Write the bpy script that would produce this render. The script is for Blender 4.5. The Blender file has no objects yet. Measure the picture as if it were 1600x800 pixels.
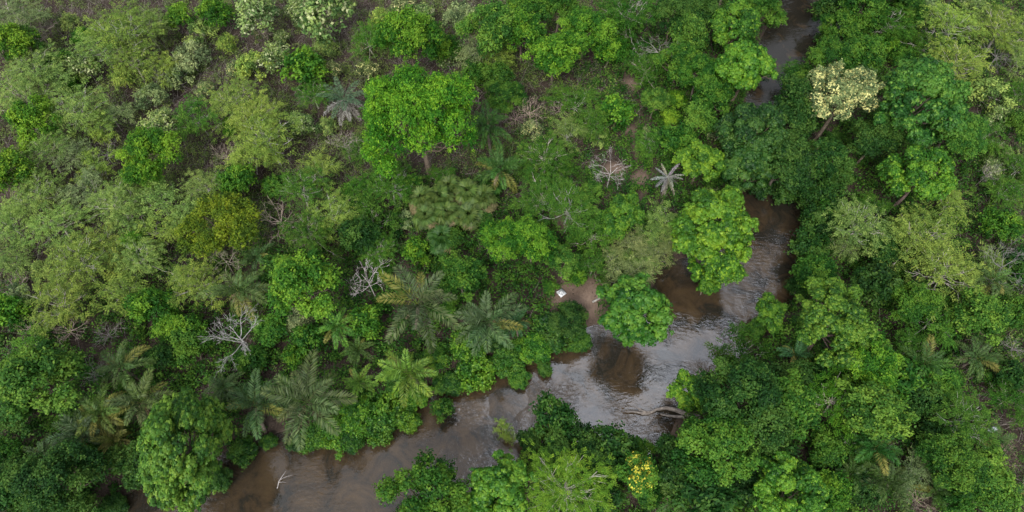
import bpy, math, random
import numpy as np
from mathutils import Vector, Matrix

# ------------------------------------------------------------------ camera, sky, sun, exposure
scene = bpy.context.scene
COL = scene.collection
PITCH, CAM_H, HFOV = 58.0, 66.0, 73.0
cam_d = bpy.data.cameras.new('camera')
cam = bpy.data.objects.new('camera', cam_d)
COL.objects.link(cam)
cam.location = (0, 0, CAM_H)
cam.rotation_euler = (math.radians(90 - PITCH), 0, 0)
cam_d.sensor_width = 36
cam_d.lens = 18 / math.tan(math.radians(HFOV / 2))
cam_d.clip_end = 5000
scene.camera = cam

SUN_EL, SUN_AZ = math.radians(48), math.radians(196)     # azimuth clockwise from +Y
sun_d = bpy.data.lights.new('sun', 'SUN')
sun_d.energy = 1.5
sun_d.angle = math.radians(11)
sun_d.color = (1.0, 0.965, 0.9)
sun = bpy.data.objects.new('sun', sun_d)
COL.objects.link(sun)
sdir = Vector((math.sin(SUN_AZ) * math.cos(SUN_EL), math.cos(SUN_AZ) * math.cos(SUN_EL), math.sin(SUN_EL)))
sun.rotation_euler = sdir.to_track_quat('Z', 'Y').to_euler()

world = bpy.data.worlds.new('World')
scene.world = world
world.use_nodes = True
nt = world.node_tree
nt.nodes.clear()
W = lambda t: nt.nodes.new(t)
sky = W('ShaderNodeTexSky')
sky.sky_type = 'NISHITA'
sky.sun_disc = False
sky.sun_elevation = SUN_EL
sky.sun_rotation = SUN_AZ
sky.air_density = 1.0
sky.dust_density = 2.5
hsv = W('ShaderNodeHueSaturation')
hsv.inputs['Saturation'].default_value = 0.28
nt.links.new(sky.outputs[0], hsv.inputs['Color'])
tc = W('ShaderNodeTexCoord')
nz = W('ShaderNodeTexNoise')
nz.inputs['Scale'].default_value = 3.2
nz.inputs['Detail'].default_value = 6
nt.links.new(tc.outputs['Generated'], nz.inputs['Vector'])
rmp = W('ShaderNodeValToRGB')
rmp.color_ramp.elements[0].position = 0.38
rmp.color_ramp.elements[0].color = (0.78, 0.79, 0.81, 1)
rmp.color_ramp.elements[1].position = 0.66
rmp.color_ramp.elements[1].color = (1.7, 1.68, 1.64, 1)
nt.links.new(nz.outputs['Fac'], rmp.inputs['Fac'])
# one brighter break in the cloud, high and ahead of the camera
dot = W('ShaderNodeVectorMath'); dot.operation = 'DOT_PRODUCT'
nrm = W('ShaderNodeVectorMath'); nrm.operation = 'NORMALIZE'
nt.links.new(tc.outputs['Generated'], nrm.inputs[0])
nt.links.new(nrm.outputs[0], dot.inputs[0])
CB = Vector((0.185, 0.36, 0.915)).normalized()
dot.inputs[1].default_value = CB
mr = W('ShaderNodeMapRange'); mr.interpolation_type = 'SMOOTHSTEP'
mr.inputs['From Min'].default_value = 0.975
mr.inputs['From Max'].default_value = 0.996
mr.inputs['To Min'].default_value = 1.0
mr.inputs['To Max'].default_value = 5.5
nt.links.new(dot.outputs['Value'], mr.inputs['Value'])
m1 = W('ShaderNodeMix'); m1.data_type = 'RGBA'; m1.blend_type = 'MULTIPLY'; m1.inputs[0].default_value = 1
nt.links.new(hsv.outputs[0], m1.inputs[6]); nt.links.new(rmp.outputs[0], m1.inputs[7])
# an overcast sky is about three times brighter overhead than at the horizon
sxyz = W('ShaderNodeSeparateXYZ'); nt.links.new(nrm.outputs[0], sxyz.inputs[0])
cie = W('ShaderNodeMath'); cie.operation = 'MULTIPLY_ADD'; cie.use_clamp = False
cie.inputs[1].default_value = 1.5; cie.inputs[2].default_value = 0.6
nt.links.new(sxyz.outputs['Z'], cie.inputs[0])
mm = W('ShaderNodeMath'); mm.operation = 'MULTIPLY'
nt.links.new(cie.outputs[0], mm.inputs[0]); nt.links.new(mr.outputs[0], mm.inputs[1])
m2 = W('ShaderNodeVectorMath'); m2.operation = 'SCALE'
nt.links.new(m1.outputs[2], m2.inputs[0]); nt.links.new(mm.outputs[0], m2.inputs['Scale'])
bg = W('ShaderNodeBackground')
bg.inputs['Strength'].default_value = 0.125
nt.links.new(m2.outputs[0], bg.inputs['Color'])
wo = W('ShaderNodeOutputWorld')
nt.links.new(bg.outputs[0], wo.inputs['Surface'])

scene.view_settings.view_transform = 'Standard'
scene.view_settings.look = 'None'
scene.view_settings.gamma = 1
scene.view_settings.use_curve_mapping = False
scene.view_settings.exposure = 0.56
scene.render.engine = 'CYCLES'
cy = scene.cycles
cy.max_bounces = 5
cy.diffuse_bounces = 3
cy.glossy_bounces = 2
cy.transmission_bounces = 4
cy.transparent_max_bounces = 8
cy.use_denoising = True
cy.denoiser = 'OPENIMAGEDENOISE'
cy.denoising_input_passes = 'RGB_ALBEDO_NORMAL'
cy.denoising_prefilter = 'ACCURATE'
cy.caustics_reflective = False
cy.caustics_refractive = False
cy.sample_clamp_indirect = 4

# ------------------------------------------------------------------ projection helpers
T = math.tan(math.radians(HFOV / 2))
CP, SP = math.cos(math.radians(PITCH)), math.sin(math.radians(PITCH))


def unproj(px, py, z=0.0):
    """photo pixel (1600 x 800) -> the point at height z that it shows"""
    u = (px - 800) / 800 * T
    v = (400 - py) / 800 * T
    d = (u, CP + v * SP, -SP + v * CP)
    t = (z - CAM_H) / d[2]
    return d[0] * t, d[1] * t, t          # t = depth along the axis


def project(x, y, z):
    z = z - CAM_H
    f = y * CP - z * SP
    up = y * SP + z * CP
    return 800 + x / f / T * 800, 400 - up / f / T * 800


# ------------------------------------------------------------------ river banks and paths (metres, from the photo)
WATER_Z = -1.5
LEFT = [(-160, 880), (-40, 850), (60, 830), (150, 800), (215, 765), (320, 718), (400, 690), (450, 672), (520, 672), (570, 668), (620, 645),
        (680, 615), (740, 588), (790, 578), (830, 562), (862, 535), (915, 512), (985, 498), (1022, 468), (1022, 428),
        (1062, 405), (1110, 396), (1140, 366), (1146, 318), (1180, 282), (1232, 262), (1238, 215), (1168, 172),
        (1165, 150), (1192, 110), (1184, 72), (1200, 40), (1214, 0), (1224, -60)]
RIGHT = [(-160, 1030), (200, 930), (560, 852), (600, 812), (640, 778), (720, 785), (770, 760), (800, 722), (838, 700), (870, 690),
         (930, 712), (1000, 722), (1042, 690), (1058, 650), (1075, 612), (1095, 594), (1140, 594), (1172, 540), (1200, 500), (1240, 466),
         (1252, 420), (1270, 350), (1290, 290), (1290, 240), (1262, 192), (1236, 160), (1282, 110), (1312, 60),
         (1332, 10), (1345, -60)]
river = np.array([unproj(x, y, WATER_Z)[:2] for x, y in LEFT] + [unproj(x, y, WATER_Z)[:2] for x, y in RIGHT[::-1]])
path = np.array([unproj(x, y, 0)[:2] for x, y in [(972, 100), (992, 140), (1000, 185), (985, 215), (1002, 262), (1008, 300),
                                                  (960, 345), (955, 400), (940, 440), (915, 462), (878, 470)]])
SANDY = [(912, 460, 3.4), (877, 460, 2.3), (1052, 668, 1.6), (960, 268, 1.9), (985, 130, 1.5), (1000, 280, 1.3), (870, 340, 1.4), (1010, 425, 1.8),
         (880, 350, 1.5), (985, 205, 1.1)]
sandy = np.array([unproj(a, b, 0)[:2] + (c,) for a, b, c in SANDY])


def seg_dist(p, poly, closed):
    q = np.roll(poly, -1, 0) if closed else poly[1:]
    a = poly if closed else poly[:-1]
    best = np.full(len(p), 1e9)
    for i in range(len(a)):
        ab = q[i] - a[i]
        t = np.clip(((p - a[i]) @ ab) / (ab @ ab + 1e-9), 0, 1)
        best = np.minimum(best, np.hypot(*(p - a[i] - t[:, None] * ab).T))
    return best


def inside(p, poly):
    r = np.zeros(len(p), bool)
    q = np.roll(poly, -1, 0)
    for a, b in zip(poly, q):
        c = (a[1] > p[:, 1]) != (b[1] > p[:, 1])
        x = (b[0] - a[0]) * (p[:, 1] - a[1]) / (b[1] - a[1] + 1e-12) + a[0]
        r ^= c & (p[:, 0] < x)
    return r


def sd_river(p):
    d = seg_dist(p, river, True)
    return np.where(inside(p, river), -d, d)


def wob(x, y):
    return (0.16 * np.sin(x * 0.21 + 1.3) * np.cos(y * 0.17 + 0.4) + 0.10 * np.sin(x * 0.53 + y * 0.41) + 0.05 * np.sin(x * 1.3 - y * 1.1))


def terrain(p):
    """height of the ground: level forest floor, sloping banks, river bed"""
    p = np.atleast_2d(np.asarray(p, float))
    s = sd_river(p)
    w = wob(p[:, 0], p[:, 1])
    land = np.clip((s + 0.2) / 2.6, 0, 1)
    land = land * land * (3 - 2 * land)
    bed = -1.55 - 0.55 * np.clip(-s / 3.5, 0, 1) + 0.6 * w * np.clip(-s / 2, 0, 1)
    return np.where(s > -0.2, -1.56 + (1.56 + w) * land, bed)


def gz(x, y):
    return float(terrain([(x, y)])[0])


# ------------------------------------------------------------------ mesh accumulation
class Geo:
    def __init__(self):
        self.V, self.F, self.T, self.n = [], [], [], 0

    def add(self, v, f, t=None):
        v = np.asarray(v, np.float32).reshape(-1, 3)
        f = np.asarray(f, np.int32).reshape(-1, 4) + self.n
        self.V.append(v); self.F.append(f); self.n += len(v)
        self.T.append(np.full(len(f), 0.5, np.float32) if t is None else np.broadcast_to(np.asarray(t, np.float32), (len(f),)))

    def quads(self, q, t=None):
        q = np.asarray(q)
        self.add(q.reshape(-1, 3), np.arange(len(q) * 4).reshape(-1, 4), t)

    def tube(self, pts, rad, k=5, t=None):
        pts = np.asarray(pts, float)
        m = len(pts)
        rad = np.broadcast_to(np.asarray(rad, float), (m,))
        tan = np.gradient(pts, axis=0)
        tan /= np.linalg.norm(tan, axis=1, keepdims=True) + 1e-9
        ref = np.array([0, 0, 1.0]) if abs(tan[:, 2]).mean() < 0.8 else np.array([1.0, 0, 0])
        u = np.cross(tan, ref); u /= np.linalg.norm(u, axis=1, keepdims=True) + 1e-9
        w = np.cross(tan, u)
        a = np.linspace(0, 2 * math.pi, k, endpoint=False)
        ring = pts[:, None] + rad[:, None, None] * (np.cos(a)[None, :, None] * u[:, None] + np.sin(a)[None, :, None] * w[:, None])
        i = np.arange(m - 1)[:, None] * k
        j = np.arange(k)[None]
        j2 = (j + 1) % k
        f = np.stack([i + j, i + j2, i + k + j2, i + k + j], -1).reshape(-1, 4)
        self.add(ring.reshape(-1, 3), f, t)

    def mesh(self, name, smooth=False):
        V = np.concatenate(self.V); F = np.concatenate(self.F); Tn = np.concatenate(self.T)
        me = bpy.data.meshes.new(name)
        me.vertices.add(len(V)); me.vertices.foreach_set('co', V.ravel())
        me.loops.add(len(F) * 4); me.loops.foreach_set('vertex_index', F.ravel())
        me.polygons.add(len(F))
        me.polygons.foreach_set('loop_start', np.arange(len(F), dtype=np.int32) * 4)
        if smooth:
            me.polygons.foreach_set('use_smooth', np.ones(len(F), bool))
        at = me.attributes.new('tint', 'FLOAT', 'FACE')
        at.data.foreach_set('value', np.ascontiguousarray(Tn, np.float32))
        me.update(calc_edges=True)
        return me


def unit(v):
    return v / (np.linalg.norm(v, axis=-1, keepdims=True) + 1e-9)


def leaves(P, N, A, L, Wd, rng, fold=0.15, droop=0.12):
    """one folded rhombus per leaf"""
    n = len(P)
    N = unit(N)
    A = unit(A - N * (A * N).sum(-1, keepdims=True))
    S = np.cross(N, A)
    L = (np.asarray(L) * rng.uniform(0.7, 1.25, n))[:, None]
    Wd = (np.asarray(Wd) * rng.uniform(0.75, 1.2, n))[:, None]
    b = P - A * L * 0.5
    tip = P + A * L * 0.5 - N * L * droop
    l = P - A * L * 0.04 + S * Wd * 0.5 + N * Wd * fold
    r = P - A * L * 0.04 - S * Wd * 0.5 + N * Wd * fold
    return np.stack([b, r, tip, l], 1)


def rnd_dirs(rng, n, up=0.0):
    d = rng.normal(size=(n, 3))
    d[:, 2] += up
    return unit(d)


# ------------------------------------------------------------------ crowns (unit: metres, crown centre at zc)
def lobes_dome(rng, R, H, n, zc, lr=(0.26, 0.42), cone=0.0):
    c, r = [], []
    oa, ob = rng.uniform(0, 6.28, 2)
    for i in range(n):
        z = 1 - (i + 0.5) / n * 1.35                  # top to a little under the equator
        phi = i * 2.39996 + rng.uniform(-0.5, 0.5)
        z = np.clip(z + rng.uniform(-0.12, 0.12), -0.5, 1)
        rr = math.sqrt(max(0, 1 - z * z)) * (1 - cone * max(0, z))
        q = (lr[0] + (lr[1] - lr[0]) * rng.random() ** 1.5) * R * (1 - 0.25 * max(z, 0) * (cone > 0))
        k = rng.uniform(0.85, 1.1) if cone else rng.uniform(0.7, 1.2)
        k *= 1 if cone else 1 + 0.15 * math.sin(2 * phi + oa) + 0.11 * math.sin(3 * phi + ob)
        c.append(((R - q) * rr * k * math.cos(phi), (R - q) * rr * k * math.sin(phi), zc + (H - q * 0.75) * z))
        r.append(q)
    return np.array(c), np.array(r)


def shell(rng, c, r, n, flat=0.8, depth=0.4, keep=0.55):
    w = r ** 2 / (r ** 2).sum()
    i = rng.choice(len(r), n, p=w)
    d = rnd_dirs(rng, n, 0.75)
    bump = 1 + 0.16 * np.sin(d[:, 0] * 7 + i * 1.7) * np.sin(d[:, 1] * 8 + i * 2.3) + 0.10 * np.sin(d[:, 0] * 17 + d[:, 2] * 13 + i)
    rad = r[i] * bump * (1 - depth * rng.random(n) ** 1.6) * (1 + np.abs(rng.normal(size=n)) * 0.10)
    P = c[i] + d * rad[:, None] * np.array([1, 1, flat])
    ok = np.ones(n, bool)
    for j in range(len(r)):
        q = (P - c[j]) / np.array([1, 1, flat])
        ok &= ~((np.linalg.norm(q, axis=1) < r[j] * keep) & (i != j))
    return P[ok], d[ok], i[ok]


def crown_broad(rng, R, H, zc, nl, n, L=0.34, Wd=0.19, lr=(0.24, 0.4), cone=0.0, upn=0.55):
    g = Geo()
    c, r = lobes_dome(rng, R, H, nl, zc, lr, cone)
    per = 9
    Q, d, i = shell(rng, c, r, int(n / per * 1.25))
    m = len(Q)
    lt = rng.uniform(0.08, 0.85, nl)
    st = np.clip(lt[i] + rng.normal(size=m) * 0.17, 0, 1)
    st = np.where(rng.random(m) < 0.06, 1.0, st)
    ax = unit(d * 0.8 + np.array([0, 0, 0.35]) + rng.normal(size=d.shape) * 0.45)
    P = np.repeat(Q, per, 0); ax = np.repeat(ax, per, 0); d = np.repeat(d, per, 0); st = np.repeat(st, per)
    f = rng.random(len(P))
    sp = L * 1.25
    P = P + ax * (f * sp * 1.5 - sp * .5)[:, None] + rng.normal(size=P.shape) * sp * 0.38
    N = d * 0.5 + np.array([0, 0, upn]) + rng.normal(size=P.shape) * 0.42
    A = ax + rng.normal(size=P.shape) * 0.6
    t = np.clip(st + rng.normal(size=len(P)) * 0.13, 0, 1)
    g.quads(leaves(P, N, A, L * rng.uniform(.75, 1.2, len(P)), Wd, rng), t)
    return g, c, r


def crown_rosette(rng, R, H, zc, nl, n, L=0.5, Wd=0.24, lr=(0.22, 0.34), cone=0.0, fleck=0.12):
    """leaves in star-like tufts at the twig ends"""
    g = Geo()
    c, r = lobes_dome(rng, R, H, nl, zc, lr, cone)
    P, d, i = shell(rng, c, r, n // 7, depth=0.35)
    m = len(P)
    k = 7
    lt = rng.uniform(0.1, 0.75, nl)
    rt = np.clip(lt[i] + rng.normal(size=m) * 0.16, 0, 0.9)
    rt = np.where(rng.random(m) < fleck, rng.uniform(0.9, 1.0, m), rt)
    axis = unit(d * 0.7 + np.array([0, 0, 0.6]) + rng.normal(size=d.shape) * 0.2)
    a = unit(np.cross(axis, rng.normal(size=d.shape)))
    b = np.cross(axis, a)
    for j in range(k):
        ph = j * 2 * math.pi / k + rng.uniform(0, 0.5, m)
        out = a * np.cos(ph)[:, None] + b * np.sin(ph)[:, None]
        ln = L * rng.uniform(0.7, 1.1, m)
        q = P + out * ln[:, None] * 0.5 + axis * rng.uniform(-0.06, 0.05, m)[:, None]
        g.quads(leaves(q, axis + out * 0.35 + rng.normal(size=d.shape) * 0.15, out, ln, Wd, rng, droop=0.2),
                np.clip(rt + rng.normal(size=m) * 0.07, 0, 1))
    # dull inner leaves fill between the tufts
    P, d, i = shell(rng, c, r * 0.86, n // 3, depth=0.5)
    g.quads(leaves(P, d * 0.5 + np.array([0, 0, 0.6]) + rng.normal(size=P.shape) * 0.4, d + rng.normal(size=P.shape), L * 0.8, Wd, rng),
            np.clip(lt[i] - 0.1 + rng.normal(size=len(P)) * 0.12, 0, 1))
    return g, c, r


def crown_feather(rng, R, H, zc, npad, n, L=0.22, Wd=0.075):
    """thin airy pads of fine leaflets on spreading limbs"""
    g = Geo()
    i = np.arange(npad)
    ph = i * 2.39996 + rng.uniform(-0.6, 0.6, npad)
    rr = np.sqrt((i + 0.6) / npad) * R * 0.92 * rng.uniform(0.65, 1.25, npad)
    oa, ob = rng.uniform(0, 6.28, 2)
    rr = rr * (1 + 0.2 * np.sin(2 * ph + oa) + 0.14 * np.sin(3 * ph + ob))
    z = zc + H * (0.55 - 0.9 * (rr / R) ** 2) + rng.uniform(-0.4, 0.4, npad) * H
    c = np.stack([rr * np.cos(ph), rr * np.sin(ph), z], 1)
    r = rng.uniform(0.22, 0.36, npad) * R
    # sprays: short arching twigs, each with leaflets along both sides
    ns = n // 14
    k = rng.choice(npad, ns, p=r ** 2 / (r ** 2).sum())
    d = rng.normal(size=(ns, 3)) * 0.62
    B = c[k] + d * r[k][:, None] * np.array([1, 1, 0.5])
    gap = np.sin(B[:, 0] * 2.3 + 1) * np.sin(B[:, 1] * 2.1) + 0.7 * np.sin(B[:, 0] * 4.7 + B[:, 1] * 3.9)
    ok = gap + rng.normal(size=ns) * 0.45 > -0.55
    B, d, k = B[ok], d[ok], k[ok]; ns = len(B)
    out = unit(np.stack([c[k][:, 0], c[k][:, 1], np.zeros(ns)], 1) * 0.25 + rng.normal(size=(ns, 3)) * np.array([1, 1, 0.25]) + d * 0.6)
    sl = rng.uniform(0.45, 0.9, ns)
    side = unit(np.cross(out, np.array([0, 0, 1.0])))
    tint = np.clip(rng.uniform(0.3, 0.7, npad)[k] + rng.normal(size=ns) * 0.16, 0, 1)
    for s in range(7):
        f = (s + 0.5) / 7
        Q = B + out * (sl * f)[:, None] - np.array([0, 0, 0.25]) * (f * f * sl)[:, None]
        for sg in (1, -1):
            A = side * sg + out * 0.5 + rng.normal(size=Q.shape) * 0.25
            N = np.array([0, 0, 1.0]) + rng.normal(size=Q.shape) * 0.45
            g.quads(leaves(Q + side * sg * 0.11, N, A, L, Wd, rng, 0.05, 0.1), np.clip(tint + rng.normal(size=ns) * 0.1, 0, 1))
    return g, c, r


def skeleton(rng, zc, H, c, r, tr, nl, twig=0, lean=0.0):
    """tapered trunk with limbs that reach into the lobes"""
    g = Geo()
    fork = np.array([rng.uniform(-.3, .3) + lean, rng.uniform(-.3, .3), max(0.35 * zc, zc - H * 1.1)])
    top = np.array([fork[0] * 1.4, fork[1] * 1.4, zc + 0.35 * H])
    base = np.array([0, 0, -0.5])
    g.tube([base, base * 0 + [0, 0, .15], fork * 0.5 + [0, 0, 0], fork, (fork + top) / 2, top], [tr * 1.7, tr * 1.2, tr, tr * .85, tr * .5, tr * .12], 7)
    order = rng.permutation(len(c))[:nl]
    for i in order:
        s = fork + (top - fork) * rng.uniform(0, 0.55)
        e = c[i] + np.array([0, 0, 0.12 * H * (twig > 2)])
        mid = s * 0.45 + e * 0.55 - np.array([0, 0, 0.12 * np.linalg.norm(e - s)]) + rng.normal(size=3) * 0.12
        q1 = s * 0.78 + mid * 0.22 + rng.normal(size=3) * 0.05
        lr_ = tr * rng.uniform(0.35, 0.55)
        g.tube([s, q1, mid, (mid + e) / 2 + rng.normal(size=3) * 0.12, e], [lr_, lr_ * .9, lr_ * .65, lr_ * .45, lr_ * .2], 5)
        for _ in range(twig):
            e2 = e + rnd_dirs(rng, 1, 0.2)[0] * r[i] * rng.uniform(0.6, 1.05) * np.array([1, 1, .5])
            m2 = (mid + e) / 2
            g.tube([m2, (m2 + e2) / 2 + rng.normal(size=3) * .1, e2], [lr_ * .4, lr_ * .28, lr_ * .1], 4)
    return g


def branching(rng, R, h, depth, tr, spread=0.52, k0=5, twig=0.016):
    """a leafless tree: (trunk, branches)"""
    gt, gb = Geo(), Geo()
    fork = np.array([rng.uniform(-.3, .3), rng.uniform(-.3, .3), h * 0.55])
    gt.tube([[0, 0, -.4], [0, 0, .1], fork * .6, fork], [tr * 1.5, tr * 1.1, tr, tr * .8], 7)

    def grow(p, d, l, r, lv):
        pts = [p]
        q = p
        for s in range(4):
            d = unit(d + rng.normal(size=3) * 0.12 + np.array([0, 0, 0.03]))
            q = q + d * l / 4
            pts.append(q)
        gb.tube(pts, np.linspace(r, r * 0.55, 5), 5 if lv > 1 else 4)
        if lv == 0:
            return
        for j in range(rng.integers(2, 4)):
            s = rng.integers(2, 5)
            nd = unit(d + rng.normal(size=3) * spread * np.array([1, 1, .7]))
            grow(pts[s], nd, l * rng.uniform(.55, .8), max(twig, r * .47), lv - 1)
    for j in range(k0):
        ph = j * 2 * math.pi / k0 + rng.uniform(-.4, .4)
        el = rng.uniform(0.15, 0.75)
        grow(fork * rng.uniform(.75, 1) + 0, unit(np.array([math.cos(ph), math.sin(ph), el])), R * 0.5, tr * .55, depth)
    return gt, gb


# ------------------------------------------------------------------ materials
def newmat(name):
    m = bpy.data.materials.new(name)
    m.use_nodes = True
    m.node_tree.nodes.clear()
    return m, m.node_tree


def N_(t, kind, **kw):
    n = t.nodes.new(kind)
    for k, v in kw.items():
        setattr(n, k, v)
    return n


def foliage_mat(name, rough=0.5, spec=0.3, transl=0.25, base=None, var=0.55, hue=0.032):
    """the thing's own colour, varied leaf by leaf and in soft patches"""
    m, t = newmat(name)
    if base is None:
        oi = N_(t, 'ShaderNodeObjectInfo'); src = oi.outputs['Color']
    else:
        rgb = N_(t, 'ShaderNodeRGB'); rgb.outputs[0].default_value = (*base, 1); src = rgb.outputs[0]
    at = N_(t, 'ShaderNodeAttribute', attribute_name='tint')
    tc = N_(t, 'ShaderNodeTexCoord')
    nz = N_(t, 'ShaderNodeTexNoise'); nz.inputs['Scale'].default_value = 0.55; nz.inputs['Detail'].default_value = 4
    t.links.new(tc.outputs['Object'], nz.inputs['Vector'])
    ad = N_(t, 'ShaderNodeMath', operation='MULTIPLY_ADD')
    t.links.new(nz.outputs['Fac'], ad.inputs[0]); ad.inputs[1].default_value = 0.8
    t.links.new(at.outputs['Fac'], ad.inputs[2])                       # tint + 0.5*noise  (about 0.25..1.25)
    mv = N_(t, 'ShaderNodeMapRange'); mv.inputs['From Min'].default_value = 0.4; mv.inputs['From Max'].default_value = 1.4
    mv.inputs['To Min'].default_value = 1 - var; mv.inputs['To Max'].default_value = 1 + var
    t.links.new(ad.outputs[0], mv.inputs['Value'])
    mh = N_(t, 'ShaderNodeMapRange'); mh.inputs['From Min'].default_value = 0.4; mh.inputs['From Max'].default_value = 1.4
    mh.inputs['To Min'].default_value = 0.5 + hue; mh.inputs['To Max'].default_value = 0.5 - hue
    t.links.new(ad.outputs[0], mh.inputs['Value'])
    h = N_(t, 'ShaderNodeHueSaturation')
    t.links.new(src, h.inputs['Color']); t.links.new(mv.outputs[0], h.inputs['Value']); t.links.new(mh.outputs[0], h.inputs['Hue'])
    p = N_(t, 'ShaderNodeBsdfPrincipled')
    p.inputs['Roughness'].default_value = rough
    p.inputs['Specular IOR Level'].default_value = spec
    t.links.new(h.outputs[0], p.inputs['Base Color'])
    tr = N_(t, 'ShaderNodeBsdfTranslucent'); t.links.new(h.outputs[0], tr.inputs['Color'])
    mx = N_(t, 'ShaderNodeMixShader'); mx.inputs[0].default_value = transl
    t.links.new(p.outputs[0], mx.inputs[1]); t.links.new(tr.outputs[0], mx.inputs[2])
    o = N_(t, 'ShaderNodeOutputMaterial'); t.links.new(mx.outputs[0], o.inputs['Surface'])
    return m


def bark_mat(name, base=None, rough=0.85):
    m, t = newmat(name)
    if base is None:
        oi = N_(t, 'ShaderNodeObjectInfo'); src = oi.outputs['Color']
    else:
        rgb = N_(t, 'ShaderNodeRGB'); rgb.outputs[0].default_value = (*base, 1); src = rgb.outputs[0]
    tc = N_(t, 'ShaderNodeTexCoord')
    nz = N_(t, 'ShaderNodeTexNoise'); nz.inputs['Scale'].default_value = 3.5; nz.inputs['Detail'].default_value = 5
    t.links.new(tc.outputs['Object'], nz.inputs['Vector'])
    mv = N_(t, 'ShaderNodeMapRange'); mv.inputs['From Min'].default_value = 0.3; mv.inputs['From Max'].default_value = 0.7
    mv.inputs['To Min'].default_value = 0.55; mv.inputs['To Max'].default_value = 1.3
    t.links.new(nz.outputs['Fac'], mv.inputs['Value'])
    h = N_(t, 'ShaderNodeHueSaturation'); t.links.new(src, h.inputs['Color']); t.links.new(mv.outputs[0], h.inputs['Value'])
    p = N_(t, 'ShaderNodeBsdfPrincipled'); p.inputs['Roughness'].default_value = rough
    p.inputs['Specular IOR Level'].default_value = 0.2
    t.links.new(h.outputs[0], p.inputs['Base Color'])
    o = N_(t, 'ShaderNodeOutputMaterial'); t.links.new(p.outputs[0], o.inputs['Surface'])
    return m


M_LEAF = foliage_mat('leaf', rough=0.6, spec=0.16, var=0.62)
M_GLOSS = foliage_mat('glossy_leaf', rough=0.52, spec=0.24, transl=0.2, var=0.62)
M_FEATHER = foliage_mat('fine_leaf', rough=0.65, spec=0.12, transl=0.35, var=0.5, hue=0.03)
M_FROND = foliage_mat('palm_leaf', rough=0.5, spec=0.24, transl=0.18, var=0.5, hue=0.03)
M_PETAL = foliage_mat('petal', rough=0.7, spec=0.1, transl=0.3, var=0.3, hue=0.01)
M_BARK = bark_mat('bark')


# ------------------------------------------------------------------ linking things
def link(name, data, m=None, parent=None, color=None):
    o = bpy.data.objects.new(name, data)
    COL.objects.link(o)
    if m is not None and data is not None and not data.materials:
        data.materials.append(m)
    if parent is not None:
        o.parent = parent
    if color is not None:
        o.color = (*color, 1)
    return o


def tag(o, label=None, cat=None, group=None, kind=None):
    for k, v in (('label', label), ('category', cat), ('group', group), ('kind', kind)):
        if v:
            o[k] = v
    return o


# ------------------------------------------------------------------ ground, bed, water
def grid_mesh(name, x0, x1, y0, y1, step, zf, keep=None, attr=None):
    xs = np.arange(x0, x1 + 1e-6, step); ys = np.arange(y0, y1 + 1e-6, step)
    X, Y = np.meshgrid(xs, ys)
    p = np.stack([X.ravel(), Y.ravel()], 1)
    z = zf(p)
    V = np.column_stack([p, z])
    nx = len(xs)
    i, j = np.meshgrid(np.arange(nx - 1), np.arange(len(ys) - 1))
    a = (j * nx + i).ravel()
    F = np.stack([a, a + 1, a + nx + 1, a + nx], 1)
    if keep is not None:
        kv = keep(p)
        F = F[kv[F].any(1)]
    g = Geo(); g.add(V, F)
    me = g.mesh(name, True)
    if attr:
        at = me.attributes.new('sand', 'FLOAT', 'POINT')
        at.data.foreach_set('value', np.ascontiguousarray(attr(p), np.float32))
    return me


def sand_at(p):
    d = seg_dist(p, path, False)
    s = np.clip(1.2 - d / 0.9, 0, 1) * 0.5
    for x, y, r in sandy:
        q = np.hypot(p[:, 0] - x, p[:, 1] - y) / r
        s = np.maximum(s, np.clip(1.6 - 1.4 * q, 0, 1))
    # a narrow wet shore along the water
    sd = sd_river(p)
    return np.maximum(s, 0.45 * np.clip(1 - np.abs(sd) / 0.8, 0, 1))


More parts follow.
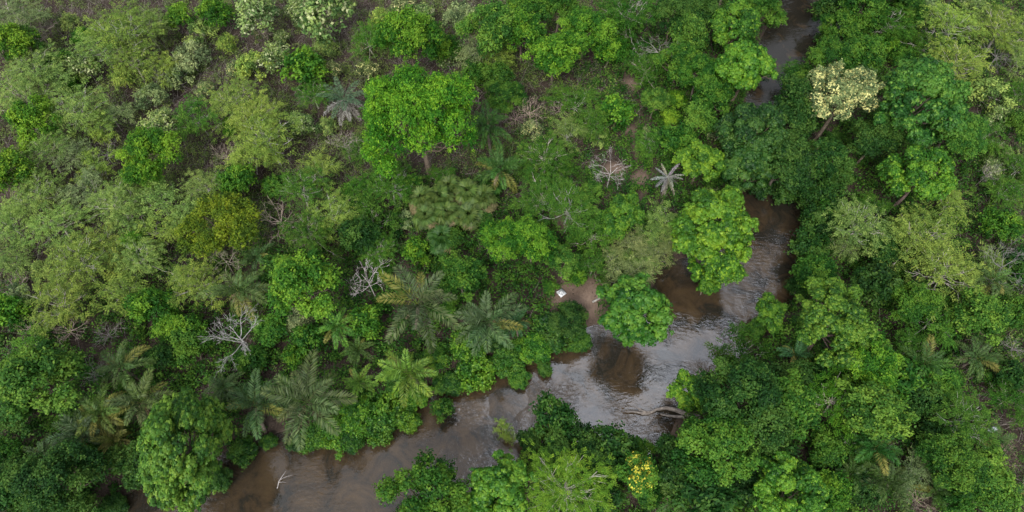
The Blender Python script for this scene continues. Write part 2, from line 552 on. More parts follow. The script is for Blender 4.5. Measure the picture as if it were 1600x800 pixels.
def ground_mat():
    m, t = newmat('forest_floor')
    geo = N_(t, 'ShaderNodeNewGeometry')
    n1 = N_(t, 'ShaderNodeTexNoise'); n1.inputs['Scale'].default_value = 0.35; n1.inputs['Detail'].default_value = 5
    n2 = N_(t, 'ShaderNodeTexNoise'); n2.inputs['Scale'].default_value = 7.0; n2.inputs['Detail'].default_value = 6; n2.inputs['Roughness'].default_value = 0.75
    vo = N_(t, 'ShaderNodeTexVoronoi'); vo.inputs['Scale'].default_value = 6.0
    for n in (n1, n2, vo):
        t.links.new(geo.outputs['Position'], n.inputs['Vector'])
    r1 = N_(t, 'ShaderNodeValToRGB')
    e = r1.color_ramp.elements
    e[0].position = 0.35; e[0].color = (0.024, 0.0195, 0.016, 1)
    e[1].position = 0.7; e[1].color = (0.105, 0.084, 0.068, 1)
    x = e.new(0.52); x.color = (0.05, 0.040, 0.033, 1)
    mx0 = N_(t, 'ShaderNodeMath', operation='MULTIPLY_ADD'); mx0.inputs[1].default_value = 0.6
    s0 = N_(t, 'ShaderNodeMath', operation='MULTIPLY'); s0.inputs[1].default_value = 0.4
    t.links.new(n1.outputs['Fac'], s0.inputs[0]); t.links.new(n2.outputs['Fac'], mx0.inputs[0]); t.links.new(s0.outputs[0], mx0.inputs[2])
    t.links.new(mx0.outputs[0], r1.inputs['Fac'])
    # fallen leaves: each cell its own brown
    lv = N_(t, 'ShaderNodeMix', data_type='RGBA', blend_type='MULTIPLY'); lv.inputs[0].default_value = 0.55
    bw = N_(t, 'ShaderNodeRGBToBW'); t.links.new(vo.outputs['Color'], bw.inputs[0])
    r2 = N_(t, 'ShaderNodeValToRGB'); r2.color_ramp.elements[0].color = (0.45, 0.38, 0.36, 1); r2.color_ramp.elements[1].color = (1.6, 1.45, 1.35, 1)
    t.links.new(bw.outputs[0], r2.inputs['Fac'])
    t.links.new(r1.outputs[0], lv.inputs[6]); t.links.new(r2.outputs[0], lv.inputs[7])
    at = N_(t, 'ShaderNodeAttribute', attribute_name='sand')
    r3 = N_(t, 'ShaderNodeValToRGB'); r3.color_ramp.elements[0].color = (0.085, 0.06, 0.045, 1); r3.color_ramp.elements[1].color = (0.215, 0.155, 0.118, 1)
    r3.color_ramp.elements[0].position = 0.3; r3.color_ramp.elements[1].position = 0.68
    t.links.new(mx0.outputs[0], r3.inputs['Fac'])
    fac = N_(t, 'ShaderNodeMath', operation='MULTIPLY_ADD'); fac.use_clamp = True
    t.links.new(at.outputs['Fac'], fac.inputs[0]); fac.inputs[1].default_value = 1.6
    sb = N_(t, 'ShaderNodeMath', operation='MULTIPLY_ADD'); sb.inputs[1].default_value = -1.0; sb.inputs[2].default_value = 0.1
    t.links.new(n2.outputs['Fac'], sb.inputs[0]); t.links.new(sb.outputs[0], fac.inputs[2])
    mx = N_(t, 'ShaderNodeMix', data_type='RGBA')
    t.links.new(fac.outputs[0], mx.inputs[0]); t.links.new(lv.outputs[2], mx.inputs[6]); t.links.new(r3.outputs[0], mx.inputs[7])
    # under water: sand bars and dark weed
    sep = N_(t, 'ShaderNodeSeparateXYZ'); t.links.new(geo.outputs['Position'], sep.inputs[0])
    n3 = N_(t, 'ShaderNodeTexNoise'); n3.inputs['Scale'].default_value = 0.34; n3.inputs['Detail'].default_value = 7; n3.inputs['Roughness'].default_value = 0.62; n3.inputs['Distortion'].default_value = 0.7
    t.links.new(geo.outputs['Position'], n3.inputs['Vector'])
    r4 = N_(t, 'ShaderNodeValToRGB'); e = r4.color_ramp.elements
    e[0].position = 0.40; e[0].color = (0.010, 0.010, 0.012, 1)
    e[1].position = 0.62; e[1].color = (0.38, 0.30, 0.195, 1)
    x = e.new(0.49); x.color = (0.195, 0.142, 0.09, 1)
    # bed colour darkens upstream, painted in for deep water and bank shade
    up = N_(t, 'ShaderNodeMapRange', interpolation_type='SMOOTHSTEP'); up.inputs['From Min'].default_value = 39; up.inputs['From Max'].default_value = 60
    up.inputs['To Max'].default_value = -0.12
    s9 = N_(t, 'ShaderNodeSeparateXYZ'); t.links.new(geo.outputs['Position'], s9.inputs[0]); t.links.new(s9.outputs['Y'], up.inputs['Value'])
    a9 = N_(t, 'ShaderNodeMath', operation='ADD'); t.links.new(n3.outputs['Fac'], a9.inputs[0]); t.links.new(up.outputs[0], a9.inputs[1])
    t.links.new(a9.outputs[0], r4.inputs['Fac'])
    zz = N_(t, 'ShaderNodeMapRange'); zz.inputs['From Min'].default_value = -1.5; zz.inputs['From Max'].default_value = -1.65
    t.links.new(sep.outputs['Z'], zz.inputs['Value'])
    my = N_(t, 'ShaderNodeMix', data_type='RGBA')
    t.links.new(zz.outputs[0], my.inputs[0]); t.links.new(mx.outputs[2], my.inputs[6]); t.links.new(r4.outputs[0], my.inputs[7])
    p = N_(t, 'ShaderNodeBsdfPrincipled'); p.inputs['Roughness'].default_value = 0.95; p.inputs['Specular IOR Level'].default_value = 0.1
    t.links.new(my.outputs[2], p.inputs['Base Color'])
    bp = N_(t, 'ShaderNodeBump'); bp.inputs['Strength'].default_value = 0.8; bp.inputs['Distance'].default_value = 0.12
    t.links.new(n2.outputs['Fac'], bp.inputs['Height']); t.links.new(bp.outputs[0], p.inputs['Normal'])
    o = N_(t, 'ShaderNodeOutputMaterial'); t.links.new(p.outputs[0], o.inputs['Surface'])
    return m


def water_mat():
    m, t = newmat('river_water')
    geo = N_(t, 'ShaderNodeNewGeometry')
    mp = N_(t, 'ShaderNodeMapping'); mp.inputs['Rotation'].default_value = (0, 0, math.radians(-35)); mp.inputs['Scale'].default_value = (1.0, 2.1, 1)
    t.links.new(geo.outputs['Position'], mp.inputs['Vector'])
    n1 = N_(t, 'ShaderNodeTexNoise'); n1.inputs['Scale'].default_value = 1.5; n1.inputs['Detail'].default_value = 4; n1.inputs['Distortion'].default_value = 0.5
    t.links.new(mp.outputs[0], n1.inputs['Vector'])
    n2 = N_(t, 'ShaderNodeTexNoise'); n2.inputs['Scale'].default_value = 0.22; n2.inputs['Detail'].default_value = 2
    t.links.new(geo.outputs['Position'], n2.inputs['Vector'])
    st = N_(t, 'ShaderNodeMapRange'); st.inputs['From Min'].default_value = 0.38; st.inputs['From Max'].default_value = 0.62
    st.inputs['To Min'].default_value = 0.08; st.inputs['To Max'].default_value = 1.0
    t.links.new(n2.outputs['Fac'], st.inputs['Value'])
    hh = N_(t, 'ShaderNodeMath', operation='MULTIPLY'); t.links.new(n1.outputs['Fac'], hh.inputs[0]); t.links.new(st.outputs[0], hh.inputs[1])
    bp = N_(t, 'ShaderNodeBump'); bp.inputs['Strength'].default_value = 1.0; bp.inputs['Distance'].default_value = 0.08
    t.links.new(hh.outputs[0], bp.inputs['Height'])
    fr = N_(t, 'ShaderNodeFresnel'); fr.inputs['IOR'].default_value = 1.55
    t.links.new(bp.outputs[0], fr.inputs['Normal'])
    gl = N_(t, 'ShaderNodeBsdfGlossy'); gl.inputs['Roughness'].default_value = 0.06; t.links.new(bp.outputs[0], gl.inputs['Normal'])
    gl.inputs['Color'].default_value = (1, 1, 1, 1)
    tr = N_(t, 'ShaderNodeBsdfTransparent'); tr.inputs['Color'].default_value = (0.60, 0.50, 0.36, 1)
    df = N_(t, 'ShaderNodeBsdfDiffuse'); df.inputs['Color'].default_value = (0.088, 0.080, 0.060, 1)     # silt in the water
    m0 = N_(t, 'ShaderNodeMixShader'); m0.inputs[0].default_value = 0.2
    t.links.new(tr.outputs[0], m0.inputs[1]); t.links.new(df.outputs[0], m0.inputs[2])
    mx = N_(t, 'ShaderNodeMixShader'); t.links.new(fr.outputs[0], mx.inputs[0]); t.links.new(m0.outputs[0], mx.inputs[1]); t.links.new(gl.outputs[0], mx.inputs[2])
    o = N_(t, 'ShaderNodeOutputMaterial'); t.links.new(mx.outputs[0], o.inputs['Surface'])
    return m


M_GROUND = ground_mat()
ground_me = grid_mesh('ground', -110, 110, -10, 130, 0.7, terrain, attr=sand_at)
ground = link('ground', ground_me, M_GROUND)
tag(ground, kind='structure')
# the country around, out to the horizon, with a hole where the detailed ground lies
gf = Geo()
xs = [-3000, -110, 110, 3000]; ys = [-3000, -10, 130, 3000]
for i in range(3):
    for j in range(3):
        if (i, j) != (1, 1):
            gf.quads([[(xs[i], ys[j], -0.02), (xs[i + 1], ys[j], -0.02), (xs[i + 1], ys[j + 1], -0.02), (xs[i], ys[j + 1], -0.02)]])
far = link('terrain', gf.mesh('terrain'), M_GROUND); tag(far, kind='structure')
water_me = grid_mesh('river', -110, 110, -10, 130, 1.0, lambda p: np.full(len(p), WATER_Z), keep=lambda p: sd_river(p) < 1.6)
water = link('river', water_me, water_mat()); tag(water, kind='structure')


# ------------------------------------------------------------------ stuff: undergrowth, litter, brushwood
def in_view(p, mx=140, my=120):
    q = np.array([project(a, b, 0.5) for a, b in p])
    return (q[:, 0] > -mx) & (q[:, 0] < 1600 + mx) & (q[:, 1] > -my) & (q[:, 1] < 800 + my), q


def scatter(rng, n):
    p = np.column_stack([rng.uniform(-95, 95, n), rng.uniform(6, 105, n)])
    ok, q = in_view(p)
    return p[ok], q[ok]


def undergrowth():
    rng = np.random.default_rng(11)
    p, q = scatter(rng, 50000)
    sd = sd_river(p); sn = sand_at(p)
    nzv = np.sin(p[:, 0] * .31 + 2) * np.sin(p[:, 1] * .37) + 0.6 * np.sin(p[:, 0] * .83 + p[:, 1] * .71)
    # the dry scrub away from the river (upper left, upper right) is thinner
    dry = np.clip((sd - 13) / 20, 0, 1)
    keep = (sd > 0.25) & (rng.random(len(p)) > sn * 1.05) & (nzv + rng.normal(size=len(p)) * 0.7 > -1.3 + 1.0 * dry)
    p, dry, sn, sd = p[keep], dry[keep], sn[keep], sd[keep]
    z = terrain(p)
    m = len(p)
    per = 34
    h = rng.uniform(0.25, 1.0, m) ** 1.3 * 2.3 * (1 - 0.25 * dry) * (1 - 0.7 * np.clip(sn, 0, 1)) * np.clip(0.35 + sd / 3, 0, 1)
    rad = rng.uniform(0.45, 1.05, m) * (0.6 + 0.25 * h)
    P = np.repeat(np.column_stack([p, z + 0.45 * h]), per, 0)
    d = rnd_dirs(rng, m * per, 0.5)
    rr = rng.random(m * per) ** 0.4
    P = P + d * rr[:, None] * np.stack([np.repeat(rad, per)] * 2 + [np.repeat(0.55 * h + 0.1, per)], 1)
    P[:, 2] = np.maximum(P[:, 2], np.repeat(z, per) + 0.03)
    Nn = d * 0.5 + np.array([0, 0, 0.7]) + rng.normal(size=d.shape) * 0.4
    t = np.clip(np.repeat(rng.uniform(0.1, 0.9, m), per) + rng.normal(size=m * per) * 0.15, 0, 1)
    L = np.repeat(np.where(dry > 0.5, 0.19, 0.26) * rng.uniform(0.75, 1.2, m), per)
    q = leaves(P, Nn, d + rng.normal(size=d.shape) * .7, L, L * 0.52, rng)
    dd = np.repeat(dry, per) > rng.random(m * per) * 0.9 + 0.1
    for nm, sel, colr, mat in (('undergrowth', ~dd, (0.038, 0.112, 0.012), M_LEAF), ('dry_scrub_undergrowth', dd, (0.13, 0.19, 0.05), M_FEATHER)):
        g = Geo(); g.quads(q[sel], t[sel])
        tag(link(nm, g.mesh(nm), mat, color=colr), kind='stuff')


def litter():
    rng = np.random.default_rng(5)
    p, q = scatter(rng, 60000)
    sd = sd_river(p)
    keep = (sd > 0.15) & (rng.random(len(p)) > sand_at(p) * 0.8)
    p = p[keep]; n = len(p)
    P = np.column_stack([p, terrain(p) + rng.uniform(0.01, 0.12, n)])
    Nn = np.array([0, 0, 1.0]) + rng.normal(size=(n, 3)) * 0.5
    g = Geo(); g.quads(leaves(P, Nn, rng.normal(size=(n, 3)), 0.26, 0.15, rng), rng.random(n))
    tag(link('leaf_litter', g.mesh('leaf_litter'), M_PETAL, color=(0.075, 0.058, 0.046)), kind='stuff')
    # grey leafless brushwood
    p, q = scatter(rng, 22000)
    sd = sd_river(p)
    keep = (sd > 3.0) & (rng.random(len(p)) < 0.15 + 0.75 * np.clip((sd - 8) / 22, 0, 1)) & (sand_at(p) < 0.6)
    p = p[keep]
    z = terrain(p)
    g = Geo()
    for (x, y), h in zip(p, z):
        for k in range(4):
            a = rng.uniform(0, 6.28); l = rng.uniform(0.6, 2.6)
            d = unit(np.array([math.cos(a), math.sin(a), rng.uniform(0.3, 1.5)]))
            b = np.array([x + rng.normal() * .15, y + rng.normal() * .15, h - 0.05])
            m = b + d * l * .5 + rng.normal(size=3) * .1
            g.tube([b, m, m + unit(d + rng.normal(size=3) * .35) * l * .5], [.017, .013, .005], 3, rng.random())
    tag(link('brushwood', g.mesh('brushwood'), M_BARK, color=(0.24, 0.21, 0.19)), kind='stuff')


undergrowth()
litter()

# ------------------------------------------------------------------ prototypes of the trees and plants (meshes are shared by the copies)
PROTO = {}


def proto(key, R, zc, parts):
    PROTO.setdefault(key, []).append((R, zc, parts))


def leafy(key, fn, seeds, R, H, zc, nl, n, tr, limbs, mat, twig=0, leaf_name='crown', stem_name='trunk', **kw):
    for s in seeds:
        rng = np.random.default_rng(s)
        kk = dict(kw); nn = n
        if 'L' in kw and len(seeds) > 1:
            f = (1.0, 0.76, 1.18, 0.88)[s % 4]
            kk['L'] *= f; kk['Wd'] *= f; nn = int(n * min(1.5, f ** -1.6))
        g, c, r = fn(rng, R, H, zc, nl, nn, **kk)
        sk = skeleton(rng, zc, H, c, r, tr, limbs, twig)
        cm = g.mesh(key + '_' + leaf_name); cm.materials.append(mat)
        tm = sk.mesh(key + '_' + stem_name, True); tm.materials.append(M_BARK)
        proto(key, R, zc, [(stem_name, tm, 'bark'), (leaf_name, cm, 'leaf')])


leafy('B_L', crown_broad, (101, 102, 103), 6.0, 4.3, 8.6, 54, 32000, 0.30, 20, M_LEAF, 2, lr=(0.11, 0.30), L=0.29, Wd=0.17)
leafy('B_M', crown_broad, (111, 112, 113, 114), 3.4, 2.7, 5.6, 26, 9500, 0.17, 12, M_LEAF, 1, lr=(0.15, 0.36), L=0.28, Wd=0.165)
leafy('B_S', crown_broad, (121, 122, 123), 1.8, 1.5, 2.3, 13, 3000, 0.09, 6, M_LEAF, 1, lr=(0.2, 0.45), L=0.25, Wd=0.145)
leafy('R_L', crown_rosette, (131, 132), 5.2, 3.9, 7.6, 48, 29000, 0.28, 16, M_GLOSS, 2, lr=(0.11, 0.27), L=0.31, Wd=0.155)
leafy('R_M', crown_rosette, (141, 142, 143), 3.2, 2.6, 5.2, 30, 14000, 0.17, 12, M_GLOSS, 2, lr=(0.13, 0.34), L=0.28, Wd=0.14)
leafy('R_Y', crown_rosette, (135, 136), 5.2, 4.2, 7.6, 46, 23000, 0.28, 16, M_GLOSS, 1, lr=(0.12, 0.25), L=0.32, Wd=0.16, fleck=0.34)
leafy('T_L', crown_rosette, (151,), 4.6, 6.6, 8.0, 80, 36000, 0.3, 20, M_GLOSS, 1, lr=(0.15, 0.32), cone=0.42, fleck=0.2, L=0.31, Wd=0.16)
leafy('O_L', crown_broad, (161,), 4.8, 1.7, 5.4, 34, 15000, 0.24, 16, M_LEAF, 1, lr=(0.14, 0.24), L=0.27, Wd=0.16)
leafy('F_M', crown_feather, (171, 172, 173, 174), 3.3, 1.5, 4.3, 26, 9500, 0.12, 20, M_FEATHER, 3)
leafy('F_S', crown_feather, (181, 182, 183), 2.0, 1.1, 2.6, 13, 3900, 0.055, 12, M_FEATHER, 3)
leafy('F_L', crown_feather, (191, 192), 5.2, 2.0, 6.0, 42, 20000, 0.19, 30, M_FEATHER, 3, L=0.25, Wd=0.085)
leafy('V_M', crown_broad, (201, 202, 203), 2.7, 1.9, 1.2, 26, 7500, 0.07, 9, M_GLOSS, 1, lr=(0.16, 0.4), L=0.29, Wd=0.19, leaf_name='foliage', stem_name='stem')
leafy('S_M', crown_broad, (211, 212, 213), 1.7, 1.2, 1.5, 14, 1900, 0.05, 9, M_LEAF, 2, lr=(0.2, 0.45), L=0.23, Wd=0.125, leaf_name='foliage', stem_name='stem')

# blossoming shrubs: sparse leaves with pale blossom over the top
for s in (221, 222, 223):
    rng = np.random.default_rng(s)
    g, c, r = crown_broad(rng, 1.7, 1.5, 2.0, 14, 1500, lr=(0.22, 0.4), L=0.28, Wd=0.15)
    sk = skeleton(rng, 2.0, 1.5, c, r, 0.05, 8, 2)
    P, d, i = shell(rng, c, r * 1.06, 430, depth=0.25)
    hi = P[:, 2] > 1.5 + rng.normal(size=len(P)) * 0.5
    gb = Geo(); gb.quads(leaves(P[hi], d[hi] + rng.normal(size=d[hi].shape) * .5, d[hi] + rng.normal(size=d[hi].shape), .25, .16, rng), rng.random(hi.sum()))
    a, b, e = g.mesh('W_foliage'), sk.mesh('W_stem', True), gb.mesh('W_blossom')
    a.materials.append(M_LEAF); b.materials.append(M_BARK); e.materials.append(M_PETAL)
    proto('W_M', 1.7, 2.0, [('stem', b, 'bark'), ('foliage', a, 'leaf'), ('blossom', e, 'blossom')])

# cream tree: crown nearly covered in blossom, bare pale trunk
rng = np.random.default_rng(231)
g, c, r = crown_broad(rng, 3.9, 2.7, 8.2, 34, 6500, lr=(0.10, 0.27), L=0.3, Wd=0.16)
sk = skeleton(rng, 8.2, 2.5, c, r, 0.22, 20, 1)
P, d, i = shell(rng, c, r * 1.06, 8500, depth=0.4)
kp = np.sin(P[:, 0] * 3.1) * np.sin(P[:, 1] * 2.9 + P[:, 2] * 2) + rng.normal(size=len(P)) * .5 > -.2
P, d, i = P[kp], d[kp], i[kp]
lt = rng.uniform(.3, .7, len(r))
gb = Geo(); gb.quads(leaves(P, d + [0, 0, .4] + rng.normal(size=d.shape) * .45, d + rng.normal(size=d.shape), .28, .18, rng), np.clip(lt[i] + rng.normal(size=len(P)) * .2, 0, 1))
a, b, e = g.mesh('C_crown'), sk.mesh('C_trunk', True), gb.mesh('C_blossom')
a.materials.append(M_LEAF); b.materials.append(M_BARK); e.materials.append(M_PETAL)
proto('C_L', 3.9, 8.2, [('trunk', b, 'bark'), ('crown', a, 'leaf'), ('blossom', e, 'blossom')])

# yellow tree: leafy crown with bunches of yellow blossom on one side
rng = np.random.default_rng(241)
g, c, r = crown_broad(rng, 2.6, 2.0, 4.6, 16, 3600, lr=(0.2, 0.36))
sk = skeleton(rng, 4.6, 2.0, c, r, 0.13, 9, 1)
top = np.argsort(-c[:, 2])[:8]
P, d, i = shell(rng, c[top], r[top] * 1.08, 1250, depth=0.3)
gb = Geo(); gb.quads(leaves(P, d + rng.normal(size=d.shape) * .5, d + rng.normal(size=d.shape), .32, .24, rng), rng.random(len(P)))
a, b, e = g.mesh('Y_crown'), sk.mesh('Y_trunk', True), gb.mesh('Y_blossom')
a.materials.append(M_LEAF); b.materials.append(M_BARK); e.materials.append(M_PETAL)
proto('Y_L', 2.6, 4.6, [('trunk', b, 'bark'), ('crown', a, 'leaf'), ('blossom', e, 'blossom')])

# leafless trees and shrubs
for key, seeds, R, h, dep, tr, k0 in (('D_L', (251, 252, 253, 254, 255), 3.0, 7.0, 4, 0.065, 7), ('D_S', (261, 262, 263, 264), 1.7, 4.6, 4, 0.032, 7), ('X_M', (271, 272, 273), 1.6, 2.4, 3, 0.04, 10)):
    for s in seeds:
        gt, gb = branching(np.random.default_rng(s), R, h, dep, tr, k0=k0, twig=0.007 if key != 'D_L' else 0.009)
        R = float(np.percentile(np.hypot(*np.concatenate(gb.V)[:, :2].T), 96))
        a, b = gt.mesh(key + '_trunk', True), gb.mesh(key + '_branches', True)
        a.materials.append(M_BARK); b.materials.append(M_BARK)
        proto(key, R, h * 0.72, [('trunk' if key[0] == 'D' else 'stem', a, 'bark'), ('branches', b, 'bark')])


# ---- palms: every frond is a part
def frond_mesh(name, seed, L, e0, droop, ll, lw, npair, mat, vee=0.25, rib=0.035, rag=0.28):
    rng = np.random.default_rng(seed)
    m = 14
    s = np.linspace(0, 1, m)
    th = math.radians(e0) - math.radians(droop) * s ** 1.4
    pts = np.zeros((m, 3))
    for i in range(1, m):
        a = (th[i] + th[i - 1]) / 2
        pts[i] = pts[i - 1] + np.array([math.cos(a), 0, math.sin(a)]) * L / (m - 1)
    pts[:, 1] += 0.04 * L * np.sin(s * 2.5) * rng.uniform(-1, 1)
    g = Geo()
    g.tube(pts, np.linspace(rib, rib * .2, m), 4, 0.6)
    u = np.linspace(0.16, 0.99, npair)
    B = np.stack([np.interp(u, s, pts[:, k]) for k in range(3)], 1)
    a = np.interp(u, s, th)
    tan = np.stack([np.cos(a), 0 * a, np.sin(a)], 1)
    upv = np.stack([-np.sin(a), 0 * a, np.cos(a)], 1)
    ln = ll * np.sin(math.pi * np.clip(0.13 + 0.80 * u, 0, 1)) ** 0.65
    for sg in (1, -1):
        n = npair
        fwd = 0.45 + 0.75 * u
        A = unit(np.array([0, sg, 0]) + tan * fwd[:, None] - upv * (vee + rng.normal(size=n) * rag)[:, None] * 0.9 + rng.normal(size=(n, 3)) * 0.1)
        Nn = upv + np.array([0, -sg * 0.2, 0]) + rng.normal(size=(n, 3)) * 0.3
        P = B + A * ln[:, None] * 0.5
        g.quads(leaves(P, Nn, A, ln, lw, rng, 0.12, 0.16), np.clip(rng.normal(0.3, 0.2, n) + 0.4 * u, 0, 1))
    me = g.mesh(name); me.materials.append(mat)
    return me


FR = {'up': [frond_mesh('frond_up', 300 + i, 4.2, 62, 60 + 12 * i, 0.95, .11, 46, M_FROND, vee=.1) for i in range(3)],
      'mid': [frond_mesh('frond_mid', 310 + i, 4.7, 34, 60 + 12 * i, 1.0, .11, 50, M_FROND, vee=.25) for i in range(3)],
      'low': [frond_mesh('frond_low', 320 + i, 4.6, 8, 62 + 14 * i, 0.95, .11, 48, M_FROND, vee=.4) for i in range(3)],
      'dry': [frond_mesh('frond_dry', 330 + i, 3.2, -25, 60, 0.5, .09, 30, M_PETAL, vee=1.1, rag=.5) for i in range(2)],
      'star': [frond_mesh('frond_star', 340 + i, 3.0, 22 - 14 * i, 42, 0.62, .075, 34, M_FROND, vee=.35) for i in range(3)],
      'ragged': [frond_mesh('frond_ragged', 350 + i, 2.2, 18 - 18 * i, 38, 0.34, .07, 20, M_PETAL, vee=.9, rib=.05, rag=.3) for i in range(3)]}


def fan_mesh(name, seed, pet, R, e0):
    rng = np.random.default_rng(seed)
    g = Geo()
    d = np.array([math.cos(math.radians(e0)), 0, math.sin(math.radians(e0))])
    p1 = d * pet
    g.tube([[0, 0, 0], d * pet * .5 + [0, 0, .05], p1], [.04, .03, .02], 4, .6)
    n = 26
    ang = np.linspace(-2.35, 2.35, n)
    el = math.radians(e0 - 30)
    X = np.array([math.cos(el), 0, math.sin(el)]); Y = np.array([0, 1.0, 0]); Z = np.cross(X, Y)
    A = np.cos(ang)[:, None] * X + np.sin(ang)[:, None] * Y - Z * 0.0
    ln = R * rng.uniform(.85, 1.1, n)
    up = np.array([-math.sin(el), 0, math.cos(el)])
    P = p1 + A * ln[:, None] * .5 + up * 0.06
    g.quads(leaves(P, np.tile(up, (n, 1)) + rng.normal(size=(n, 3)) * .12, A, ln, R * 0.22, rng, 0.12, 0.3), rng.uniform(.2, .8, n))
    me = g.mesh(name); me.materials.append(M_FROND)
    return me


FAN = {k: [fan_mesh('fan_leaf', s + i, 1.15, 0.95, e) for i in range(2)] for k, s, e in (('up', 360, 65), ('mid', 370, 30), ('low', 380, -8))}


def palm_trunk(name, h, r0, r1, seed, bend=0.3):
    rng = np.random.default_rng(seed)
    g = Geo()
    z = np.linspace(-0.4, h, 9)
    s = (z + .4) / (h + .4)
    b = rng.uniform(-1, 1, 2) * bend
    g.tube(np.stack([b[0] * (s ** 2 - s), b[1] * (s ** 2 - s), z], 1), r0 + (r1 - r0) * s, 9)
    me = g.mesh(name, True); me.materials.append(M_BARK)
    return me


TRUNK_P = palm_trunk('palm_trunk', 5.0, .22, .2, 1)
TRUNK_N = palm_trunk('palm_trunk', 2.4, .2, .16, 2)
TRUNK_K = palm_trunk('palm_trunk', 4.0, .15, .13, 3)


def jit(c, rng, a=0.12):
    k = 1 + rng.uniform(-a, a)
    return tuple(max(0, v * k * (1 + rng.uniform(-a, a) * 0.4)) for v in c)


def add_frond(root, me, phi, tilt, zc, sc, color, label=None, name='frond'):
    o = link(name, me, parent=root, color=color)
    o.matrix_local = Matrix.Translation((0, 0, zc)) @ Matrix.Rotation(phi, 4, 'Z') @ Matrix.Rotation(tilt, 4, 'Y') @ Matrix.Scale(sc, 4)
    if label:
        o['label'] = label
    return o


def build_palm(root, rng, col, dry=1, yellow=0.15):
    col = (col[0] * rng.uniform(.8, 1.5), col[1] * rng.uniform(.85, 1.15), col[2] * rng.uniform(.8, 1.2))
    link('trunk', TRUNK_P, parent=root, color=(.16, .13, .105))
    n = int(rng.integers(12, 19))
    ph0 = rng.uniform(0, 6.28)
    for i in range(n):
        k = 'up' if i < 5 else 'mid' if i < 11 else 'low'
        c = jit(col, rng, .25)
        if k != 'up' and rng.random() < yellow:
            c = jit((0.13, 0.145, 0.03), rng)
        add_frond(root, FR[k][rng.integers(3)], ph0 + i * 2.39996 + rng.uniform(-.2, .2), rng.uniform(-.3, .3), 5.0, rng.uniform(.65, 1.08), c)
    for i in range(dry):
        add_frond(root, FR['dry'][i % 2], rng.uniform(0, 6.28), rng.uniform(-.7, .2), 5.0, rng.uniform(.5, 1.0), jit((.27, .21, .13), rng, .3), 'dry pale brown frond')


def build_fan(root, rng, col):
    link('trunk', TRUNK_N, parent=root, color=(.15, .12, .1))
    ph0 = rng.uniform(0, 6.28)
    for i in range(24):
        k = 'up' if i < 7 else 'mid' if i < 15 else 'low'
        c = jit(col, rng, .2) if (k != 'low' or rng.random() < .5) else jit((.17, .15, .07), rng)
        add_frond(root, FAN[k][rng.integers(2)], ph0 + i * 2.39996, rng.uniform(-.2, .2), 2.4, rng.uniform(.85, 1.15), c, name='fan_leaf')


def build_star(root, rng, grey):
    link('trunk', TRUNK_K, parent=root, color=(.2, .17, .14))
    key = 'ragged' if grey else 'star'
    for i in range(19 if not grey else 18):
        ph = i * 2.39996 + rng.uniform(-.15, .15)
        low = i >= 8
        c = jit((.25, .245, .215), rng, .3) if grey else (jit((.055, .105, .05), rng) if not low or math.sin(ph) > 0.1 else jit((.21, .20, .18), rng))
        add_frond(root, FR[key][min(2, i // 7)], ph, (0.35 if low else -0.25) + rng.uniform(-.1, .1), 4.0, rng.uniform(.85, 1.1), c)


# ------------------------------------------------------------------ what stands where: kind, colour, photo x, y and crown radius (1600 px frame)
COLS = {'L': ((.085, .20, .013), 'lime green'), 'b': ((.062, .168, .012), 'bright green'), 'm': ((.042, .125, .012), 'mid green'),
        'd': ((.028, .084, .012), 'dark green'), 'o': ((.085, .145, .008), 'olive'), 'p': ((.17, .265, .062), 'pale green'),
        'y': ((.175, .262, .046), 'yellow green'), 's': ((.165, .225, .088), 'grey green'), 'h': ((.20, .26, .09), 'hay green'), 'w': ((.14, .22, .06), 'whitish'),
        'c': ((.12, .17, .06), 'cream'), 'g': ((.25, .23, .215), 'grey'), 'i': ((.36, .34, .32), 'white'), 't': ((.3, .24, .2), 'brown grey'),
        'u': ((.038, .092, .026), 'dark blue green'), 'k': ((.062, .155, .018), 'fresh green'), 'f': ((.058, .10, .02), 'olive green')}
BLOSSOM = {'w': (.42, .47, .24), 'c': (.60, .585, .25), 'Y': (.68, .64, .08)}
BARK_PALE, BARK = (.40, .37, .33), (.16, .125, .10)

